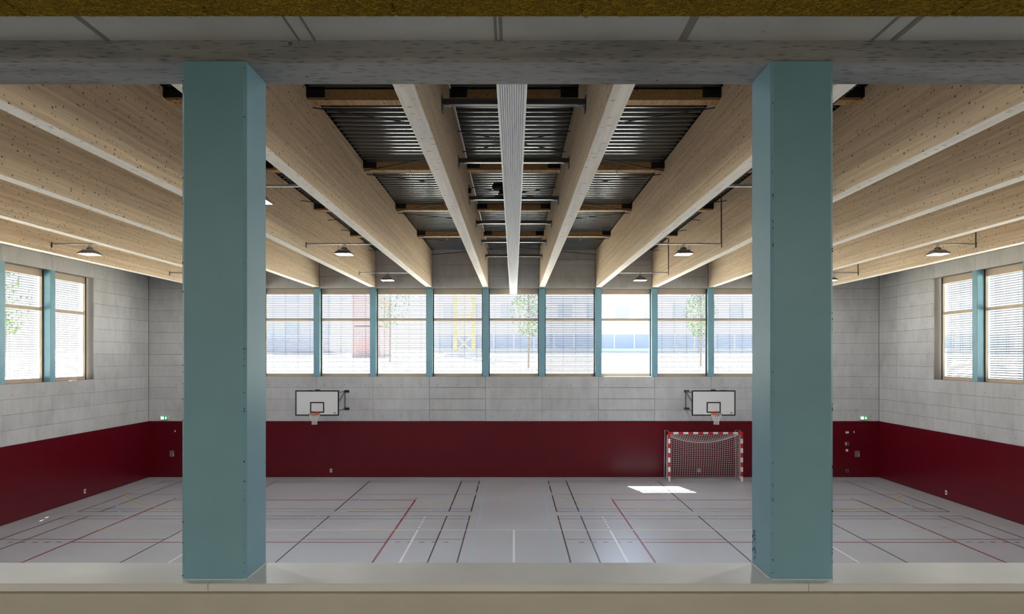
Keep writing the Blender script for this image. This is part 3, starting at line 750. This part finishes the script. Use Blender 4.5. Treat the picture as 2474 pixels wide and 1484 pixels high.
# ------------------------------------------------------------------ basketball boards
def basket(cx, label):
    BY = 29.85
    t = thing('basketball_hoop', label, 'basketball hoop', (cx, BY, 2.83))
    w, h = .905, 1.05
    MB().box(-w, w, 0, .03, 0, h).build('backboard', M['white'], t)
    m = MB(); e = .05
    m.box(-w-.004, w+.004, -.003, .033, -.004, e-.004).box(-w-.004, w+.004, -.003, .033, h-e+.004, h+.004).box(-w-.004, -w+e-.004, -.003, .033, e-.004, h-e+.004).box(w-e+.004, w+.004, -.003, .033, e-.004, h-e+.004)
    m.build('border', M['black'], t)
    m = MB(); a, z0, z1 = .295, .12, .57
    m.box(-a, a, -.003, 0, z0, z0+.05).box(-a, a, -.003, 0, z1-.05, z1).box(-a, -a+.05, -.003, 0, z0+.05, z1-.05).box(a-.05, a, -.003, 0, z0+.05, z1-.05)
    m.build('target_rectangle', M['black'], t)
    m = MB(); m.tube([(.75+.035*math.cos(q), -.002, .115+.028*math.sin(q)) for q in [2*PI*k/12 for k in range(12)]], .007, 5, closed=True)
    m.box(.695,.71,-.003,0,.09,.14)
    m.build('emblem', M['steel'], t)
    m = MB()
    for x in (-.55, .55):
        for z in (.15, .90): m.tube([(x,-.004,z),(x,.001,z)], .012, 8)
    o = m.build('mounting_screws', M['zinc'], t); o['kind'] = 'stuff'
    # ring with bracket and net; pinned a touch low as in the photo
    rz, ry, rr = .115, -.40, .228
    rg = MB().tube([(rr*math.cos(q), ry+rr*math.sin(q), rz) for q in [2*PI*k/32 for k in range(32)]], .012, 8, closed=True)
    rg.build('ring', M['orange'], t, smooth=True)
    m = MB().box(-.075,.075,-.02,0,rz-.1,rz+.03); m.prism_z([(-.07,0),(-.07,-.17),(.07,-.17),(.07,0)], rz-.006, rz+.006)
    m.prism_x([(0,rz-.09),(0,rz),(-.17,rz)], -.05, -.042); m.prism_x([(0,rz-.09),(0,rz),(-.17,rz)], .042, .05)
    m.build('ring_bracket', M['orange'], t)
    m = MB(); N = 12; lv = [(.222,-.012),(.19,-.12),(.145,-.21),(.118,-.27),(.105,-.33),(.100,-.39),(.108,-.45)]
    for k in range(N):
        for d in (-1, 1):
            pts = []
            for j, (r, z) in enumerate(lv):
                q = 2*PI*(k+d*.5*j)/N; pts.append((r*math.cos(q), ry+r*math.sin(q), rz+z))
            m.tube(pts, .0062, 4)
    o = m.build('net', M['net'], t); o['kind'] = 'stuff'
    # swing frame to the wall
    for sx in (-1, 1):
        x = sx*.80; yw = YF-.005-BY
        m = MB(); zt, zb = .945, .175
        m.tube([(x,.05,zt),(x,yw-.02,zt)], .022, 8).tube([(x,.05,zb),(x,yw-.02,zb)], .022, 8)
        m.tube([(x,yw-.06,zb),(x,yw-.06,zt)], .02, 8).tube([(x,yw-.06,zt),(x,.05,.45)], .02, 8)
        m.tube([(x,.05,.02),(x,.05,h-.02)], .022, 8)
        m.build('wall_arm', M['steel'], t)
        for z in (zt, zb):
            MB().box(x-.05, x+.17, yw-.03, yw, z-.045, z+.045).build('wall_plate', M['dark_steel'], t)
    MB().box(-.10,.10,.03,.09,h-.03,h+.045).build('top_hinge', M['steel'], t)
    return t
basket(-8.20, 'basketball hoop left of the curtain, plain red wall below it')
basket(8.33, 'basketball hoop right of the curtain, above the handball goal')

# ------------------------------------------------------------------ handball goal
g = thing('handball_goal', 'red and white banded handball goal with white net at the far wall', 'goal', (8.136, 30.40, 0))
def banded(name, p0, axis, length, n, first_red):
    seg = length/n
    for i in range(n):
        a, b = i*seg, (i+1)*seg; red = (i % 2 == 0) == first_red; e = .04
        x, y, z = p0
        m = MB()
        if axis == 'z': m.box(x-e, x+e, y-e, y+e, a+z, b+z)
        else: m.box(x+a, x+b, y-e, y+e, z-e, z+e)
        m.build(name, M['goal_red'] if red else M['white'], g)
banded('post_band', (-1.54, 0, .005), 'z', 2.0, 10, False)
banded('post_band', (1.54, 0, .005), 'z', 2.0, 10, False)
banded('crossbar_band', (-1.58, 0, 2.045), 'x', 3.16, 15, True)
bk = .88
for s in (-1, 1):
    fr_ = MB().tube([(s*1.54,.04,2.06),(s*1.54,.30,2.11),(s*1.54,bk,2.08),(s*1.56,bk+.03,.05),(s*1.54,bk,.02),(s*1.54,.04,.02)], .022, 8)
    fr_.build('support_frame', M['zinc'], g)
fr_ = MB().tube([(-1.54,bk,.02),(1.54,bk,.02)], .018, 6); fr_.build('ground_bar', M['zinc'], g)
# net: sagging grid of cords (back, roof, flanks)
m = MB(); R = .0062; NX, NZ, ND = 30, 19, 7
def back(u, v):   # u -1..1 across, v 0 top..1 bottom
    sag = .30*(1-u*u)*(1-v)**1.3
    return (1.5*u, bk-.10-.18*(1-v)-.10*(1-u*u)*math.sin(PI*v), 1.86-sag-(1.86-sag-.03)*v)
def roof(u, w):   # w 0 at the bar .. 1 at the back edge
    a = (1.5*u, .045, 2.02); b_ = back(u, 0)
    return tuple(a[i]+(b_[i]-a[i])*w for i in range(2)) + (a[2]+(b_[2]-a[2])*w - .05*math.sin(PI*w)*(1-u*u),)
def flank(s, w, v):
    b_ = back(s, v); a = (1.5*s, .045, 2.0-1.95*v)
    return (a[0]+(b_[0]-a[0])*w + s*.06*math.sin(PI*w), a[1]+(b_[1]-a[1])*w, a[2]+(b_[2]-a[2])*w)
for i in range(NX+1):
    u = -1+2*i/NX
    m.tube([back(u, v/12) for v in range(13)], R, 3, caps=False); m.tube([roof(u, w/3) for w in range(4)], R, 3, caps=False)
for j in range(NZ+1):
    m.tube([back(-1+2*q/16, j/NZ) for q in range(17)], R*(2.0 if j == 0 else 1), 3, caps=False)
for j in range(1, ND): m.tube([roof(-1+2*q/16, j/ND) for q in range(17)], R, 3, caps=False)
for s in (-1, 1):
    for j in range(1, ND): m.tube([flank(s, j/ND, v/8) for v in range(9)], R, 3, caps=False)
    for j in range(NZ+1): m.tube([flank(s, w/4, j/NZ) for w in range(5)], R, 3, caps=False)
o = m.build('net', M['net'], g); o['kind'] = 'stuff'

# ------------------------------------------------------------------ exit signs and small wall fittings
def exit_sign(cx, label):
    t = thing('exit_sign', label, 'exit sign', (cx, YF, 2.60))
    MB().box(-.18,.18,-.06,0,-.085,.085).build('housing', M['white_dull'], t)
    MB().box(-.165,.165,-.063,-.06,-.072,.072).build('green_panel', M['sign_green'], t)
    y0, y1 = -.066, -.063
    MB().box(-.145,-.02,y0,y1,-.058,.058).build('door_pictogram', M['sign_white'], t)
    m = MB()   # running figure in the doorway
    yk = (-.0665, -.0662)
    m.tube([(-.085,y0-.001,.030),(-.085,y0-.0005,.030)], .011, 10)
    m.tube([(-.085,y0,.016),(-.092,y0,-.012)], .009, 4).tube([(-.092,y0,-.012),(-.072,y0,-.024),(-.078,y0,-.048)], .006, 4)
    m.tube([(-.092,y0,-.012),(-.106,y0,-.030),(-.124,y0,-.032)], .006, 4).tube([(-.086,y0,.012),(-.066,y0,.002),(-.056,y0,.010)], .005, 4).tube([(-.086,y0,.012),(-.108,y0,.008),(-.114,y0,-.008)], .005, 4)
    m.build('running_figure', M['sign_green'], t)
    MB().add([(.055,y0,.055),(.085,y0,.055),(.085,y0,-.002),(.118,y0,-.002),(.07,y0,-.056),(.022,y0,-.002),(.055,y0,-.002)], [(6,5,4,3,2,1,0)]).build('down_arrow', M['sign_white'], t)
exit_sign(-15.33, 'green exit sign with down arrow on the far wall, left of the left column')
exit_sign(15.36, 'green exit sign with down arrow on the far wall, right of the right column')
def plate(name, label, cat, side, a, z, w, h, mat, extra=None, d=.02):
    """small fitting on a wall: backing frame and a face (or a socket) as parts"""
    if side == 'far': loc, rot = (a, YF-.035, z), (0,0,0)
    elif side == 'left': loc, rot = (-XW+.035, a, z), (0,0,PI/2)
    else: loc, rot = (XW-.035, a, z), (0,0,-PI/2)
    t = thing(name, label, cat, loc, rot)
    MB().box(-w/2, w/2, -d, 0, -h/2, h/2).build('frame', mat, t)
    if extra: extra(t, w, h, d)
    else: MB().box(-w*.36, w*.36, -d-.005, -d, -h*.36, h*.36).build('face', mat, t)
    return t
def sock(t, w, h, d):
    MB().tube([(.0,-d-.004,0),(0,-d,0)], min(w,h)*.34, 12).build('socket_well', M['dark_steel'], t)
def keys(t, w, h, d):
    MB().box(-w*.34,-w*.1,-d-.004,-d,-h*.3,h*.3).build('key', M['white_dull'], t); MB().box(w*.02,w*.34,-d-.004,-d,-h*.3,h*.3).build('key', M['dark_steel'], t)
def door_(t, w, h, d):
    MB().box(-w*.44, w*.30,-d-.004,-d,-h*.44,h*.44).build('door_leaf', M['grey_plastic'], t); MB().box(w*.33,w*.42,-d-.006,-d,-h*.42,h*.05).build('latch', M['white_dull'], t)
plate('light_switch', 'wide white switch plate, topmost on the red wall right of the right column', 'switch', 'far', 14.62, 1.965, .14, .085, M['white_dull'])
plate('sensor_button', 'tiny white button beside the wide switch plate, below the right exit sign', 'button', 'far', 14.92, 1.985, .04, .07, M['white_dull'])
plate('control_panel', 'dark grey control panel with keys between the two white plates, right red wall end', 'control panel', 'far', 14.61, 1.47, .19, .16, M['grey_plastic'], keys)
plate('light_switch', 'square white switch under the dark control panel', 'switch', 'far', 14.61, 1.18, .10, .10, M['white_dull'])
plate('wall_hatch', 'grey hatch with a bright latch beside the square switch, right of the right column', 'hatch', 'far', 15.06, 1.02, .21, .27, M['grey_plastic'], door_)
plate('wall_socket', 'grey socket low on the red wall right of the right column', 'socket', 'far', 14.62, .28, .13, .13, M['grey_plastic'], sock)
plate('wall_socket', 'pale socket low on the red wall below the left hoop', 'socket', 'far', -8.02, .29, .10, .15, M['white_dull'], sock)
plate('wall_socket', 'pale socket on the red wall seen through the goal net', 'socket', 'far', 8.12, .30, .12, .14, M['white_dull'], sock)
plate('sensor_button', 'tiny white button on the red wall left of the left column', 'button', 'far', -14.86, 2.02, .045, .075, M['white_dull'])
plate('wall_hatch', 'grey hatch on the red wall left of the left column', 'hatch', 'far', -15.0, 1.03, .20, .27, M['grey_plastic'], door_)
plate('wall_socket', 'pale socket low on the red left side wall', 'socket', 'left', 26.7, .27, .10, .15, M['white_dull'], sock)
plate('wall_socket', 'pale socket low on the red right side wall', 'socket', 'right', 26.5, .26, .10, .15, M['white_dull'], sock)

# ------------------------------------------------------------------ outdoors, seen between the slats
GZ = 4.25
gnd = concrete('gravel_yard', srgb(166,162,152), (1,1,1), 3.0, .12, .9)
grd = MB()
GZ2 = 5.85
xs_ = [(-150,GZ2),(-74,GZ2),(-20,GZ),(20,GZ),(74,GZ2),(150,GZ2)]; ys_ = [(-60,GZ),(GB-.3,GZ),(YF+.42,GZ),(36,GZ),(74,GZ2),(170,GZ2)]
for i in range(5):
    for j in range(5):
        (xa, za), (xb, zb) = xs_[i], xs_[i+1]; (ya, wa), (yb, wb) = ys_[j], ys_[j+1]
        if j == 1 and i == 2: continue          # the hall and its gallery stand here
        grd.add([(xa,ya,max(za,wa)),(xb,ya,max(zb,wa)),(xb,yb,max(zb,wb)),(xa,yb,max(za,wb))], [(0,1,2,3)])
for sx in (-1,1): grd.add([(sx*(XW+.42),GB-.3,GZ),(sx*20,GB-.3,GZ),(sx*20,YF+.42,GZ),(sx*(XW+.42),YF+.42,GZ)], [(0,1,2,3)])
tag(grd.build('ground', gnd), 'sunlit gravel yard outside the windows', 'ground', kind='structure')
wallm = [newmat('white_render', srgb(226,226,224), .8), newmat('grey_render', srgb(168,172,182), .8), newmat('warm_render', srgb(214,200,186), .8)]
dglass = newmat('dark_window_glass', srgb(146,156,174), .15, .0)
def building(name, label, loc, rz, w, d, h, mi, floors, ribbon):
    b = thing(name, label, 'building', loc, (0,0,rz))
    MB().box(-w/2, w/2, 0, d, 0, h).build('walls', wallm[mi], b)
    MB().box(-w/2-.2, w/2+.2, -.2, d+.2, h, h+.35).build('roof', wallm[1], b)
    z = .35 if ribbon else 1.6
    for f in range(floors):
        MB().box(-w/2-.05, w/2+.05, -.18, 0, z-.55, z-.35).build('ledge', wallm[1], b)
        if ribbon and f == 0:
            MB().box(-w/2+.6, w/2-.6, -.04, 0, z, z+1.45).build('window_ribbon', dglass, b)
            x = -w/2+.6
            while x < w/2-.6: MB().box(x-.05, x+.05, -.09, -.04, z, z+1.45).build('mullion', wallm[0], b); x += 2.1
        else:
            x = -w/2+1.6
            while x < w/2-1.2:
                o = MB().box(x, x+1.5, -.03, 0, z, z+1.5).build('window', dglass, b)
                MB().box(x-.06, x+1.56, -.07, -.0, z-.08, z).build('window_sill', wallm[0], o); x += 3.0
        z += 3.1
    return b
building('office_building', 'long pale building with a dark window ribbon behind the right far windows', (22, 75, GZ2-.02), 0, 62, 14, 13.5, 0, 4, True)
building('apartment_block', 'grey blue apartment block outside the left far windows', (-30, 70, GZ2-.1), 0, 24, 14, 12.5, 1, 4, False)
building('apartment_block', 'warm white apartment block outside the left side windows', (-52, 40, 5.2), PI/2, 50, 12, 12, 2, 4, False)
building('apartment_block', 'grey apartment block outside the right side windows', (52, 40, 5.2), -PI/2, 50, 12, 12, 1, 4, False)
leaf = newmat('tree_leaf', srgb(84,108,62), .7); bark = newmat('tree_bark', srgb(96,82,68), .9)
def tree(loc, h, label, seed):
    rr = random.Random(seed); t = thing('young_tree', label, 'tree', loc)
    MB().tube([(0,0,-.05),(.03,.02,h*.45),(0,0,h*.9)], .07, 7).build('trunk', bark, t)
    m = MB()
    for i in range(900):
        q = rr.uniform(0,2*PI); z = h*(.38+.62*rr.random()); r = .22*h*math.sin(PI*min(1,max(.05,(z/h-.33)/.7)))**.7*rr.random()**.5
        p = Vector((r*math.cos(q), r*math.sin(q), z)); s = rr.uniform(.06,.13)
        u = Vector((rr.uniform(-1,1),rr.uniform(-1,1),rr.uniform(-1,1))).normalized()*s; v = u.cross(Vector((rr.random(),rr.random(),rr.random()))).normalized()*s*.6
        m.add([p-u, p-v, p+u, p+v], [(0,1,2,3)])
    o = m.build('foliage', leaf, t); o['kind'] = 'stuff'
tree((.9, 44, 4.55), 5.2, 'young green tree outside the far window behind the curtain', 1)
tree((12.0, 46, 4.63), 5.0, 'young green tree outside, right of the clear window', 2)
tree((-9.0, 52, 4.88), 6.6, 'bushy green tree outside the third far window left of the curtain', 3)
tree((-23.5, 33, 4.35), 5.2, 'young green tree outside the left side windows', 4)
cr = thing('construction_crane', 'yellow lattice crane mast outside the first window left of the curtain', 'crane', (-4.3, 62, 5.3))
m = MB(); ym = newmat('crane_yellow', srgb(206,160,80), .5); a = .8
for sx in (-1,1):
    for sy in (-1,1): m.box(sx*a-.09, sx*a+.09, sy*a-.09, sy*a+.09, .3, 26)
z = .3
while z < 25:
    for p, q in (((-a,-a),(a,-a)), ((a,-a),(a,a)), ((a,a),(-a,a)), ((-a,a),(-a,-a))): m.tube([(p[0],p[1],z),(q[0],q[1],z+1.6)], .05, 4, caps=False).tube([(p[0],p[1],z),(q[0],q[1],z)], .05, 4, caps=False)
    z += 1.6
m.build('lattice_mast', ym, cr); MB().box(-1.6,1.6,-1.6,1.6,0,.4).build('base', wallm[1], cr)
for nm, lab, loc in (('red_container', 'red site container stack outside the second far window left of the curtain', (-12.4, 60, 5.22)), ('red_container', 'red site container outside the left side windows', (-34, 36.5, 4.72))):
    t = thing(nm, lab, 'container', loc); rm = bpy.data.materials.get('container_red') or newmat('container_red', srgb(176,126,126), .6)
    for k in range(2):
        q = MB().box(-1.2,1.2,0,5,k*2.65,k*2.65+2.6)
        for i in range(10): q.box(-1.15+.24*i, -1.05+.24*i, -.05, 0, k*2.65+.1, k*2.65+2.5)
        q.build('container_box', rm, t)
